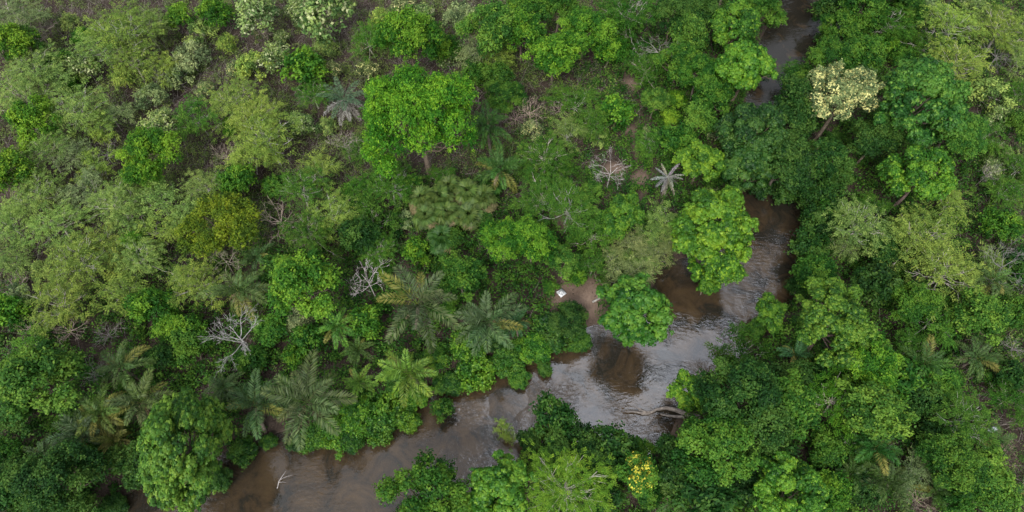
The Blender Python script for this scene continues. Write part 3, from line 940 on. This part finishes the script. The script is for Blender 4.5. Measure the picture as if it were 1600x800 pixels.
TABLE = """
F s 22 28 38;B L 16 70 32;F p 48 100 34;X t 64 50 24;S p 108 35 16;B b 129 55 13;F y 190 48 46;F p 232 42 32;F p 158 78 34;F y 205 92 34
W w 137 108 20;S m 96 100 24;B b 112 134 13;F p 35 148 40;F p 86 122 26;F p 120 178 40;B L 55 196 33;F y 156 197 27;S y 190 122 20;S s 235 152 22
F s 176 183 22;W w 252 194 20;B L 236 242 40;F p 70 240 36;B L 18 272 32;F s 112 243 30;X g 162 236 22;F y 247 112 27;F y 152 257 24
B b 282 28 19;B b 337 24 22;W w 400 28 27;S p 315 52 20;W w 512 28 36;W w 466 16 16;S y 358 70 18;S s 300 92 26;X t 412 44 18
W w 434 92 20;S y 398 104 24;W c 367 108 10;W c 322 141 12;B b 478 106 27;W c 519 112 13;S p 510 74 18;W w 441 60 10;F k 490 146 32
F y 368 152 36;F y 396 182 38;F k 310 182 30;F y 420 216 46;B b 360 199 13;F y 388 243 32;W w 470 196 17;S p 510 198 20;X t 346 242 22;S s 280 122 20
W c 630 18 18;W w 664 26 17;B b 640 66 42;W c 566 78 8;W c 575 112 13;S y 600 38 24;F k 580 62 26;B b 692 76 24;B k 770 46 36
F y 776 86 22;S s 720 28 26;W w 702 92 16;F s 746 78 26;B m 742 114 22;B m 775 122 24;B m 790 150 28;F k 564 232 36;D g 538 218 22;D t 745 146 15
X t 806 180 18;B b 814 46 32;B m 822 10 28;B m 870 18 26;B b 915 46 35;B b 866 86 32;F m 985 18 44;F m 958 46 30;D g 1032 66 28;B d 1052 20 30
F k 1006 108 34;B b 950 76 25;B m 1062 98 28;F k 900 157 26;B b 960 176 24;F k 926 192 27;B k 1022 158 28;F k 1012 222 30;B L 1046 188 14;B L 1056 158 15
X t 832 168 30;X t 878 166 18;W c 832 206 14;F k 852 244 44;F p 890 206 22;D i 955 257 30;F m 874 264 28;W c 1010 210 9;S p 936 214 15;B k 1075 60 28
B d 1094 14 30;R b 1146 44 36;R b 1162 108 40;B m 1190 14 28;B m 1090 118 30;B m 1112 152 28;B d 1192 112 12;B k 1086 192 28;R L 1092 254 34;S s 1122 206 22
R d 1180 206 44;B d 1218 256 42;R d 1168 262 36;B d 1232 202 32;B m 1292 102 32;B k 1252 128 24;B d 1248 168 36;F m 1236 110 17;B m 1312 48 26;B m 1345 20 32
F m 1390 30 38;B m 1422 14 26;B b 1384 70 18;F y 1482 36 40;X g 1462 52 22;W w 1520 14 18;F y 1568 44 40;W w 1522 64 14;F y 1502 96 38;X g 1560 86 24
B m 1350 88 30;S m 1412 88 20;F k 1450 70 24;S p 1546 146 28;W w 1560 190 18;F k 1594 146 22;F k 1542 216 26;S s 1562 240 18;D g 1546 266 16;B d 1366 214 40
F s 1452 204 22;S s 1400 190 16;S t 1470 130 18;X g 1480 112 18;B m 1590 200 24;F p 1530 20 26;F p 1595 90 26;F s 1440 10 24;W w 1548 268 14;F k 1590 260 22
F p 55 302 40;F p 14 346 30;F p 86 350 35;F p 182 314 38;F s 140 300 30;F p 246 310 32;F y 204 298 24;F y 120 412 46;F y 166 388 34;F p 216 402 36
F y 100 470 38;S p 70 425 22;F y 192 456 32;B b 236 482 30;B b 14 490 24;X t 100 512 24;X g 166 516 22;S s 30 462 20;F y 246 360 28;F p 206 350 30
B b 214 386 20;X t 40 512 18;F p 18 410 22;X t 30 440 16
B b 371 287 28;F p 316 290 34;F p 288 332 28;F k 470 296 38;X t 432 344 30;F k 482 362 36;S m 430 290 18;F y 522 332 36;F y 502 268 26;B b 476 442 48
B k 430 420 22;D t 345 398 24;X t 371 378 14;F y 300 442 44;D i 365 517 46;B m 420 512 28;B b 300 522 28;S s 470 500 24;X g 528 345 18;F k 555 320 24
F k 610 290 38;F m 560 292 24;F k 576 342 30;F k 590 388 40;B L 650 396 18;S s 634 346 22;B b 786 376 44;B m 720 432 34;B m 702 372 24;D i 578 436 28
B L 596 428 18;B b 574 504 24;B m 700 482 24;B d 560 372 26;B m 600 470 18;S d 620 350 20;B d 760 345 22
F k 886 316 42;F k 850 300 34;R b 972 334 30;R b 945 350 18;F h 988 378 20;F h 1030 398 21;F p 1002 420 18;F h 1046 374 17;F h 958 404 20;F p 1018 362 18;F h 1008 392 17;S p 980 402 14;B b 830 382 34;B k 880 412 34;B b 902 432 24;F k 930 368 30
B d 890 500 36;R m 988 488 50;F p 1040 342 24;B m 1060 220 24;F k 925 415 24;S k 922 300 18;B m 860 450 18;F h 985 430 26
R L 1115 350 56;R L 1122 402 38;R b 1104 440 20;F s 1112 318 20;R b 1206 486 24;B m 1268 426 28;F p 1342 352 44;B m 1300 332 24
F w 1322 386 22;R b 1432 276 46;F y 1440 366 46;F y 1482 318 28;F y 1470 420 50;F k 1364 326 28;B d 1376 392 24;B b 1566 354 26;F k 1570 300 24;D g 1572 408 34
F p 1550 422 30;B k 1526 492 36;B m 1430 472 34;B d 1372 452 28;F k 1462 502 32;B m 1584 484 26;B d 1350 440 22;B d 1590 420 22;X g 1585 545 16;F k 1420 545 26
B k 60 598 52;F k 50 545 28;X g 142 580 25;B d 92 756 52;B d 216 722 30;B m 8 704 22;B d 14 768 30;B d 30 655 28;B d 110 650 22;B m 140 715 26
B m 300 545 26;B m 392 562 26;B b 460 560 24;X g 205 555 15;B b 265 510 20;B d 250 560 18;B m 480 530 20
V b 560 650 30;V b 602 646 30;V b 650 622 30;V m 702 600 30;V b 745 580 28;V m 792 566 28;V b 832 545 30;V m 812 592 22;V b 522 678 24;V m 545 684 22
V m 592 672 24;V m 496 682 20;V b 680 560 28;V b 730 540 26;V m 620 600 26;V d 770 530 24;V d 860 520 26;V m 850 575 18;V m 420 690 18;V b 640 655 20
V m 905 535 20;V d 470 690 16;V m 380 705 22;B d 60 800 30;B m 640 292 26;F k 694 276 24;F m 600 262 20;V d 345 748 18;B d 1228 -66 30;B d 1268 -58 28;B d 1262 300 22;V d 1182 282 28;V d 1226 290 26;B d 128 796 28;V d 180 790 16;B d 25 740 24;B m 665 772 52;R b 780 762 44;F y 790 672 19;B d 862 654 34;B d 834 690 20;B d 908 690 28
B d 956 700 30;B m 1004 702 28;B m 1010 774 30;R L 1082 616 42;B d 1052 716 24;B d 1156 622 56;B m 1222 640 40;B m 1122 700 52;B d 1066 742 30
B d 1182 742 38;R b 1240 778 52;F b 1312 622 44;F m 1162 545 34;F m 1332 690 28;B d 1100 772 38;B d 1192 682 42;B m 1290 700 28;B b 1300 770 30;V m 1046 700 16
B b 1352 570 38;B m 1402 592 30;B k 1362 642 40;F k 1502 652 44;B m 1492 722 42;F s 1432 742 28;B k 1540 742 38;F m 1580 622 30;B d 1440 625 30;B d 1450 690 26
B k 1560 778 26;B m 1500 780 26;B d 1580 590 22;B m 1470 600 24;B d 1350 770 24;X t 1440 775 22;X t 1578 700 22;V m 1140 572 14;V m 1180 515 14;B m 750 790 26
B d 870 700 26;B d 925 720 26;B d 945 780 26;V d 1020 735 16;B d 1245 590 26;B d 1290 590 24;B m 690 640 16
B d 1292 256 32;B d 1292 300 30;B d 1280 345 26;B d 1268 388 24;B d 1296 222 22;B d 1250 448 16
B d 1190 -40 34;B d 1370 -30 40;B m 1420 -70 34;B d 1290 -110 36;B d 1240 -120 34;B m 1140 -45 34;B d 1300 22 22;V d 1298 62 18
"""  # unseen trees past the river's upper end are added to darken its reflections
PALMS = """
P u 640 478 62 2;P u 775 492 52 2;P u 372 455 46 3;P u 405 408 26 0;P k 522 505 32 1;P d 765 200 42 1;P d 785 262 38 2;P u 485 612 62 3;P k 648 575 50 2
P u 392 650 54 1;P u 352 602 28 0;P k 566 592 28 1;P u 195 572 40 1;P u 222 622 44 2;P f 165 642 40 1;P u 118 672 38 0;P u 66 702 26 0;P f 178 688 30 1
P u 1541 440 40 0;P u 1526 556 34 1;P u 1244 560 28 0;P d 1372 702 38 0;P d 1402 764 42 0;P d 1445 566 38 0;P d 1048 772 34 1;P f 1556 690 26 1;P d 1582 775 26 0
P d 1328 735 30 0;P d 1462 770 28 0;P d 560 540 24 0;P u 810 512 26 1
N f 690 318 23 0;N f 728 300 24 0;N f 754 318 22 0;N f 662 312 22 0;N d 682 376 22 0;N f 706 340 22 0;N f 668 342 20 0;N f 738 334 21 0;N f 708 288 20 0;N d 760 295 20 0
"""
LAND = [(655, 195, 'the widest bright tree'), (1310, 150, 'the cream blossoming tree'), (345, 355, 'the flat olive tree'),
        (365, 517, 'the white bare tree'), (540, 157, 'the star-shaped palm'), (1043, 277, 'the silvery ragged palm'),
        (715, 315, 'the fan palms'), (995, 735, 'the yellow blossoming tree'), (877, 456, 'the white board'), (1010, 645, 'the driftwood log'),
        (285, 690, 'the tall conical tree'), (1292, 508, 'the yellow-flecked tree'), (1115, 352, 'the lime riverside tree'),
        (1432, 165, 'the wide domed tree'), (1572, 408, 'the grey leafless tree'), (955, 257, 'the white dead tree'),
        (1032, 66, 'the grey dead tree'), (236, 242, 'the rounded lime tree'), (55, 196, 'the flat lime tree'),
        (512, 28, 'the broad whitish shrub'), (640, 478, 'the widest palm'), (60, 598, 'the big left-edge tree'),
        (1526, 556, 'the lone right-edge palm'), (882, 756, 'the feathery lime tree'), (988, 488, 'the midstream tree'),
        (485, 612, 'the dry-fronded palm'), (1556, 690, 'the yellowing palm'), (1122, 700, 'the thicket tree'),
        (370, 108, 'the small cream shrub'), (120, 412, 'the branchy feathery tree'), (1156, 40, 'the upstream bank tree')]
KINDS = {'F': ('feathery_tree', 'feathery tree', 'tree', 'airy feathery trees of the dry scrub'),
         'B': ('broadleaf_tree', 'leafy tree', 'tree', 'leafy broadleaf trees'),
         'R': ('broadleaf_tree', 'tuft-leaved tree', 'tree', 'tuft-leaved trees along the river'),
         'V': ('riverside_bush', 'riverside bush', 'bush', 'bushes overhanging the river bank'),
         'S': ('shrub', 'low shrub', 'shrub', 'low shrubs between the trees'),
         'W': ('blossoming_shrub', 'blossoming shrub', 'shrub', 'pale blossoming shrubs'),
         'D': ('dead_tree', 'leafless dead tree', 'dead tree', 'leafless dead trees'),
         'X': ('leafless_shrub', 'leafless twiggy shrub', 'shrub', 'leafless twiggy shrubs'),
         'P': ('feather_palm', 'feather palm', 'palm', 'feather palms near the river'),
         'N': ('fan_palm', 'fan palm', 'palm', 'fan palms in a clump')}
things = []          # (object, px, py, kind, colour code)
NSEL = {}


def place(px, py, r, zc0, R0):
    """ground point and scale that put a crown of proto radius R0, centre height zc0, at this place and size"""
    z = zc0
    for _ in range(4):
        x, y, t = unproj(px, py, z)
        s = r * t * T / 800 / R0
        g = gz(x, y)
        z = max(g, -1.4) + zc0 * s
    return x, y, max(g, -1.45), s


def pick(kind, r_m):
    if kind == 'B':
        return 'B_L' if r_m > 4.3 else 'B_M' if r_m > 2.2 else 'B_S'
    if kind == 'R':
        return 'R_L' if r_m > 3.9 else 'R_M'
    if kind == 'F':
        return 'F_L' if r_m > 4.2 else 'F_M' if r_m > 2.4 else 'F_S'
    if kind == 'D':
        return 'D_L' if r_m > 1.9 else 'D_S'
    return {'V': 'V_M', 'S': 'S_M', 'W': 'W_M', 'X': 'X_M'}[kind]


OPEN = [(540, 157, 34), (1043, 280, 28), (690, 326, 36), (728, 304, 36), (752, 322, 30), (660, 320, 26), (885, 458, 26), (920, 458, 26), (365, 517, 36),
        (640, 478, 52), (775, 492, 46), (372, 455, 40), (522, 505, 30), (485, 612, 54), (648, 575, 44), (392, 650, 44), (200, 590, 40), (222, 622, 40),
        (165, 642, 36), (566, 592, 26), (765, 205, 36), (785, 262, 34), (1526, 556, 30), (955, 257, 26), (345, 398, 20), (578, 436, 26), (1005, 250, 14), (800, 640, 26), (830, 600, 26), (900, 590, 46), (960, 620, 50), (740, 670, 46), (660, 700, 34), (1010, 600, 46), (1090, 520, 46), (1200, 420, 36), (997, 740, 24), (1314, 200, 16),
        (1015, 645, 40), (1052, 668, 14), (1000, 130, 12), (988, 200, 10), (1556, 690, 22), (1345, 352, 20), (118, 672, 30), (538, 218, 22), (745, 146, 14)]


def oversize_at(px, py, r, k):
    if r > 44:
        return 1.0 if r > 60 else k
    for a, b, q in OPEN:
        d = math.hypot(px - a, py - b)
        if d > 6:
            k = min(k, max(0.78, (d - q * 0.8) / r))
    return k


def plant(key, kind, col, px, py, r, rng, var=None, squash=1.0, color=None, rot=None, oversize=1.2):
    vs = PROTO[key]
    if var is None:
        NSEL[key] = NSEL.get(key, -1) + 1
        var = NSEL[key] % len(vs)
    R, zc, parts = vs[var]
    if kind in 'FS':
        oversize = min(oversize, 1.1)
    x, y, g, s = place(px, py, r * oversize_at(px, py, r, oversize), zc, R)
    root = bpy.data.objects.new(KINDS[kind][0], None)
    COL.objects.link(root)
    root.empty_display_size = 0.3
    root.location = (x, y, g - 0.02)
    root.rotation_euler = (rng.uniform(-.05, .05), rng.uniform(-.05, .05), rng.uniform(0, 6.28) if rot is None else rot)
    jt = 1.0 if r < 44 else 0.25
    root.scale = (s * (1 + jt * rng.uniform(-.14, .16)), s * (1 + jt * rng.uniform(-.14, .16)), s * squash * (1 + jt * rng.uniform(-.08, .1)))
    lc = color or jit(COLS[col][0], rng, .12)
    bc = jit(BARK_PALE if kind in 'FSW' else lc if kind in 'DX' else BARK, rng)
    for nm, me, what in parts:
        c = lc if what == 'leaf' else bc if what == 'bark' else jit(BLOSSOM.get(col, BLOSSOM['w']), rng, .08)
        link(nm, me, parent=root, color=c)
    things.append((root, px, py, kind, col))
    return root


rng = np.random.default_rng(2024)
for item in TABLE.replace('\n', ';').split(';'):
    if not item.strip():
        continue
    k, c, px, py, r = item.split()
    px, py, r = float(px), float(py), float(r)
    t = unproj(px, py, 4)[2]
    plant(pick(k, r * t * T / 800), k, c, px, py, r, rng)

for item in PALMS.replace('\n', ';').split(';'):
    if not item.strip():
        continue
    k, c, px, py, r, dry = item.split()
    px, py, r = float(px), float(py), float(r)
    R0, zc0 = (3.7, 5.0) if k == 'P' else (1.75, 2.4)
    x, y, g, s = place(px, py, r * 1.04, zc0, R0)
    root = bpy.data.objects.new(KINDS[k][0], None); COL.objects.link(root)
    root.location = (x, y, g); root.scale = (s, s, s)
    root.rotation_euler = (rng.uniform(-.2, .2), rng.uniform(-.2, .2), 0)
    if k == 'P':
        build_palm(root, rng, COLS[c][0], int(dry), 0.45 if c == 'f' else .3 if c == 'k' else .18)
    else:
        build_fan(root, rng, COLS[c][0])
    things.append((root, px, py, k, c))

# the singular trees
SPECIAL = {}


def special(o, label, cat=None, name=None):
    o['label'] = label
    SPECIAL[o.name] = 1
    if name:
        o.name = name
    o['_done'] = 1
    if cat:
        o['category'] = cat
    return o


def claim(px, py, kind, label):
    """give a hand-written label to a thing from the tables"""
    b = min((q for q in things if q[3] == kind), key=lambda q: (q[1] - px) ** 2 + (q[2] - py) ** 2)
    special(b[0], label)


o = plant('B_L', 'B', 'b', 659, 196, 87, rng, 0, color=(.068, .205, .011), squash=1.15); special(o, 'widest bright green leafy tree, beside the star-shaped palm')
o = plant('T_L', 'R', 'b', 287, 702, 80, rng, 0, color=(.066, .16, .017), rot=0.12); o.scale.x *= .82; o.scale.y *= 1.25; special(o, 'tall conical mid green tree standing at the river edge')
o = plant('R_Y', 'R', 'b', 1296, 508, 66, rng, 0, color=(.058, .145, .013)); special(o, 'broad tuft-leaved tree flecked with yellow on the right bank')
o = plant('R_Y', 'R', 'b', 1352, 552, 42, rng, 1, color=(.05, .135, .013))
o = plant('F_L', 'F', 'L', 882, 756, 66, rng, 0, color=(.12, .245, .022)); special(o, 'wide feathery lime tree on the near bank')
o = plant('O_L', 'B', 'o', 345, 352, 62, rng, 0); special(o, 'flat-topped olive tree beside a brown grey leafless tree')
o = plant('R_L', 'R', 'b', 1432, 160, 74, rng, 1, color=(.05, .15, .018)); special(o, 'wide domed rich green tree right of the cream blossoming tree')
o = plant('B_L', 'B', 'b', 1490, 200, 36, rng, 1, color=(.05, .15, .018), squash=.9)
o = plant('C_L', 'B', 'c', 1311, 150, 45, rng, 0); special(o, 'cream blossoming tree with a bare pale trunk'); o.name = 'blossoming_tree'
o = plant('Y_L', 'B', 'm', 997, 744, 27, rng, 0); special(o, 'green tree with bunches of bright yellow blossom'); o.name = 'blossoming_tree'
for ch in o.children:
    if ch.name.startswith('blossom'):
        ch.color = (*BLOSSOM['Y'], 1)

for px, py, r, grey, lab in ((537, 156, 33, 0, 'star-shaped palm with drooping grey-backed fronds left of the widest bright tree'),
                             (1043, 277, 24, 1, 'silvery ragged palm with stiff dry fronds beside the sandy path')):
    x, y, g, s = place(px, py, r * 1.1, 4.0, 2.8 if not grey else 2.1)
    root = bpy.data.objects.new('feather_palm', None); COL.objects.link(root)
    root.location = (x, y, g); root.scale = (s, s, s)
    build_star(root, rng, grey)
    root['label'] = lab; root['category'] = 'palm'; root['_done'] = 1

claim(365, 517, 'D', 'white bare dead tree with spreading branches')
claim(345, 398, 'D', 'brown grey leafless tree against the flat olive tree')
claim(955, 257, 'D', 'white dead tree on the sandy path left of the silvery palm')
claim(1032, 66, 'D', 'grey dead tree with forked pale branches near the upstream bank')
claim(1572, 408, 'D', 'grey leafless tree at the right edge above a palm')
claim(578, 436, 'D', 'white bare dead tree just left of the widest palm')
claim(745, 146, 'D', 'small pinkish dead tree right of the widest bright tree')
claim(640, 478, 'P', 'widest dark feather palm in the middle of the palms')
claim(485, 612, 'P', 'dark feather palm hung with pale dry fronds by the river')
claim(1526, 556, 'P', 'lone blue green feather palm near the right edge')
claim(1556, 690, 'P', 'yellowing palm low among bushes near the right edge')
claim(1115, 352, 'R', 'lime green tuft-leaved tree bulging over the river bend')
claim(988, 488, 'R', 'tree leaning over midstream right of the white board')
claim(60, 598, 'B', 'big fresh green tree by the left edge above the palms')
claim(236, 242, 'B', 'rounded lime green tree standing out of the pale scrub')
claim(55, 196, 'B', 'flat lime tree in the pale scrub near the left edge')
claim(512, 28, 'W', 'broad whitish blossoming shrub at the top of the scrub')
claim(790, 672, 'F', 'pale reedy shrub standing in the river shallows')
claim(1122, 700, 'B', 'dense mid green tree amid the near right thicket')
claim(367, 108, 'W', 'small cream blossoming shrub alone on bare brown ground')
claim(120, 412, 'F', 'feathery tree with long white branches showing through its leaves')
claim(1146, 44, 'R', 'bright tuft-leaved tree on the upstream bank at the top')

# ------------------------------------------------------------------ labels from each plant's look and nearest landmark
ORD = ['', 'nearest', 'second', 'third', 'fourth', 'fifth', 'sixth', 'seventh', 'eighth']
rows = []
for o, px, py, k, c in things:
    nm, phrase, cat, grp = KINDS[k]
    if 'category' not in o:
        o['category'] = cat
    if '_done' in o:
        if k not in 'CY':
            o['group'] = grp
        continue
    o['group'] = grp
    cand = sorted([l for l in LAND if not (k == 'N' and 'fan palms' in l[2])], key=lambda q: (q[0] - px) ** 2 + (q[1] - py) ** 2)
    q = cand[0] if (cand[0][0] - px) ** 2 + (cand[0][1] - py) ** 2 > 40 else cand[1]
    dx, dy = px - q[0], (py - q[1])
    if abs(dx) > 2.2 * abs(dy):
        rel = 'right of' if dx > 0 else 'left of'
    elif abs(dy) > 2.2 * abs(dx):
        rel = 'in front of' if dy > 0 else 'behind'
    else:
        rel = ('in front and ' if dy > 0 else 'behind and ') + ('right of' if dx > 0 else 'left of')
    base = f"{COLS[c][1]} {phrase}"
    rows.append((base, rel, q[2], math.hypot(dx, dy), o))
seen = {}
for row in rows:
    seen.setdefault(row[:3], []).append(row)
for (base, rel, lm), mem in seen.items():
    mem.sort(key=lambda q: q[3])
    for i, q in enumerate(mem):
        q[4]['label'] = f"{base} {rel} {lm}" + ('' if len(mem) == 1 else f", {ORD[i + 1]} to it" if i == 0 else f", {ORD[i + 1]} from it")
for o in list(bpy.data.objects):
    if '_done' in o:
        del o['_done']

# ------------------------------------------------------------------ small things
def solid_box(g, x0, x1, y0, y1, z0, z1):
    v = [(x, y, z) for z in (z0, z1) for y in (y0, y1) for x in (x0, x1)]
    g.add(v, [(0, 2, 3, 1), (4, 5, 7, 6), (0, 1, 5, 4), (2, 6, 7, 3), (0, 4, 6, 2), (1, 3, 7, 5)])


M_WHITE = bark_mat('white_paint', (0.72, 0.74, 0.75), 0.6)
M_INK = bark_mat('dark_print', (0.10, 0.12, 0.15), 0.7)
x, y, _ = unproj(877, 457, 0.3)
board = bpy.data.objects.new('white_board', None); COL.objects.link(board)
board.location = (x, y, gz(x, y)); board.rotation_euler = (0.06, 0.03, math.radians(38))
g = Geo(); solid_box(g, -.40, .40, -.40, .40, 0.26, 0.30); link('panel', g.mesh('panel'), M_WHITE, board)
for sx in (-1, 1):
    for sy in (-1, 1):
        g = Geo(); g.tube([(sx * .32, sy * .32, -.1), (sx * .33, sy * .33, .256)], [.025, .025], 8); link('leg', g.mesh('leg'), M_WHITE, board)
g = Geo()
nseg = 24
for i in range(nseg):
    if i % 6 == 2:
        continue
    a0, a1 = i * 2 * math.pi / nseg, (i + 1) * 2 * math.pi / nseg
    g.quads([[(.2 * math.cos(a0), .2 * math.sin(a0), .304), (.25 * math.cos(a0), .25 * math.sin(a0), .304), (.25 * math.cos(a1), .25 * math.sin(a1), .304), (.2 * math.cos(a1), .2 * math.sin(a1), .304)]])
g.quads([[(-.1, -.08, .304), (-.01, -.08, .304), (-.01, .01, .304), (-.1, .01, .304)]])
link('printed_mark', g.mesh('printed_mark'), M_INK, board)
tag(board, 'small square white board with a dark ring mark on the sand', 'board')


def wood(name, curves, color, label, cat, loc, rot=0):
    root = bpy.data.objects.new(name, None); COL.objects.link(root)
    root.location = loc; root.rotation_euler = (0, 0, rot)
    for nm, pts, rad in curves:
        g = Geo(); g.tube(pts, rad, 9)
        link(nm, g.mesh(nm, True), M_BARK, root, color)
    tag(root, label, cat)
    return root


def px_local(o, pts):
    """photo points (px, py, z) -> metres relative to o"""
    r = []
    for a, b, z in pts:
        x, y, _ = unproj(a, b, z)
        r.append((x - o[0], y - o[1], z - o[2]))
    return np.array(r)


o = unproj(1030, 645, WATER_Z)[:2] + (WATER_Z,)
wood('driftwood_log', [('trunk', px_local(o, [(1095, 652, -.2), (1075, 648, -.7), (1055, 640, -1.05), (1040, 637, -1.2), (1025, 640, -1.35), (1014, 646, -1.42), (1002, 648, -1.4)]), [.28, .26, .24, .2, .15, .11, .07]),
                       ('branch', px_local(o, [(1014, 646, -1.42), (1000, 645, -1.35), (988, 643, -1.3), (980, 644, -1.3), (973, 642, -1.25)]), [.14, .12, .10, .08, .04]),
                       ('branch', px_local(o, [(1018, 644, -1.4), (1006, 643, -1.25), (999, 639, -1.15), (993, 636, -1.05)]), [.13, .12, .09, .04]),
                       ('branch', px_local(o, [(1070, 651, -1.0), (1058, 651, -1.3), (1045, 650, -1.42), (1032, 647, -1.45)]), [.2, .17, .12, .06])],
     (.19, .165, .145), 'grey forked driftwood log reaching from the right bank into the river', 'log', o)
o = unproj(935, 466, 0)[:2] + (gz(*unproj(935, 466, 0)[:2]),)
wood('fallen_log', [('trunk', px_local(o, [(926, 472, .12), (935, 467, .16), (945, 461, .14)]), [.13, .12, .10])],
     (.3, .28, .25), 'straight grey log lying at the edge of the sandy patch', 'log', o)
o = unproj(434, 760, WATER_Z)[:2] + (WATER_Z,)
wood('driftwood_branch', [('stem', px_local(o, [(433, 764, -1.55), (436, 752, -1.35), (441, 744, -1.2), (447, 736, -1.1)]), [.045, .04, .03, .012]),
                          ('twig', px_local(o, [(437, 750, -1.33), (444, 746, -1.2), (457, 742, -1.1)]), [.028, .022, .01]),
                          ('twig', px_local(o, [(435, 754, -1.38), (441, 753, -1.3), (447, 754, -1.25)]), [.026, .02, .01])],
     (.33, .30, .28), 'bare pale branch stuck in the brown shallows near the bottom', 'branch', o)
o = unproj(1588, 579, 0.6)[:2] + (.6,)
wood('fallen_log', [('trunk', px_local(o, [(1575, 576, 1.6), (1590, 579, 1.6), (1612, 584, 1.5)]), [.09, .12, .13])],
     (.4, .38, .4), 'pale grey log among dark bushes at the right edge', 'log', o)
o = unproj(1435, 630, 0)[:2] + (0,)
wood('dead_branch', [('stem', px_local(o, [(1428, 655, 1.6), (1434, 632, 2.6), (1434, 615, 3.0), (1431, 602, 3.4)]), [.08, .07, .06, .03])],
     (.34, .31, .3), 'thin upright grey branch above the dark undergrowth on the right', 'branch', o)

# pale fallen palm spathe lying on the bushes by the yellowing palm
x, y, _ = unproj(1550, 672, 2.6)
g = Geo()
n = 9
u = np.linspace(0, 1, n)
half = 0.24 * np.sin(math.pi * np.clip(u * .96 + .02, 0, 1))
v0, f = [], []
for i in range(n):
    for s_, zz in ((-1, .1), (0, 0.0), (1, .1)):
        v0.append(((u[i] - .5) * 1.5, s_ * half[i], zz * half[i] * 4 + .12 * math.sin(math.pi * u[i])))
for i in range(n - 1):
    for s_ in range(2):
        a = i * 3 + s_
        f.append((a, a + 1, a + 4, a + 3))
g.add(v0, f)
sp = link('palm_spathe', g.mesh('palm_spathe', True), bark_mat('dry_spathe', (.42, .45, .46)))
sp.location = (x, y, 2.6); sp.rotation_euler = (.1, .1, .3)
md = sp.modifiers.new('solid', 'SOLIDIFY'); md.thickness = .02
tag(sp, 'pale dry boat-shaped palm spathe lying behind the yellowing palm', 'spathe')
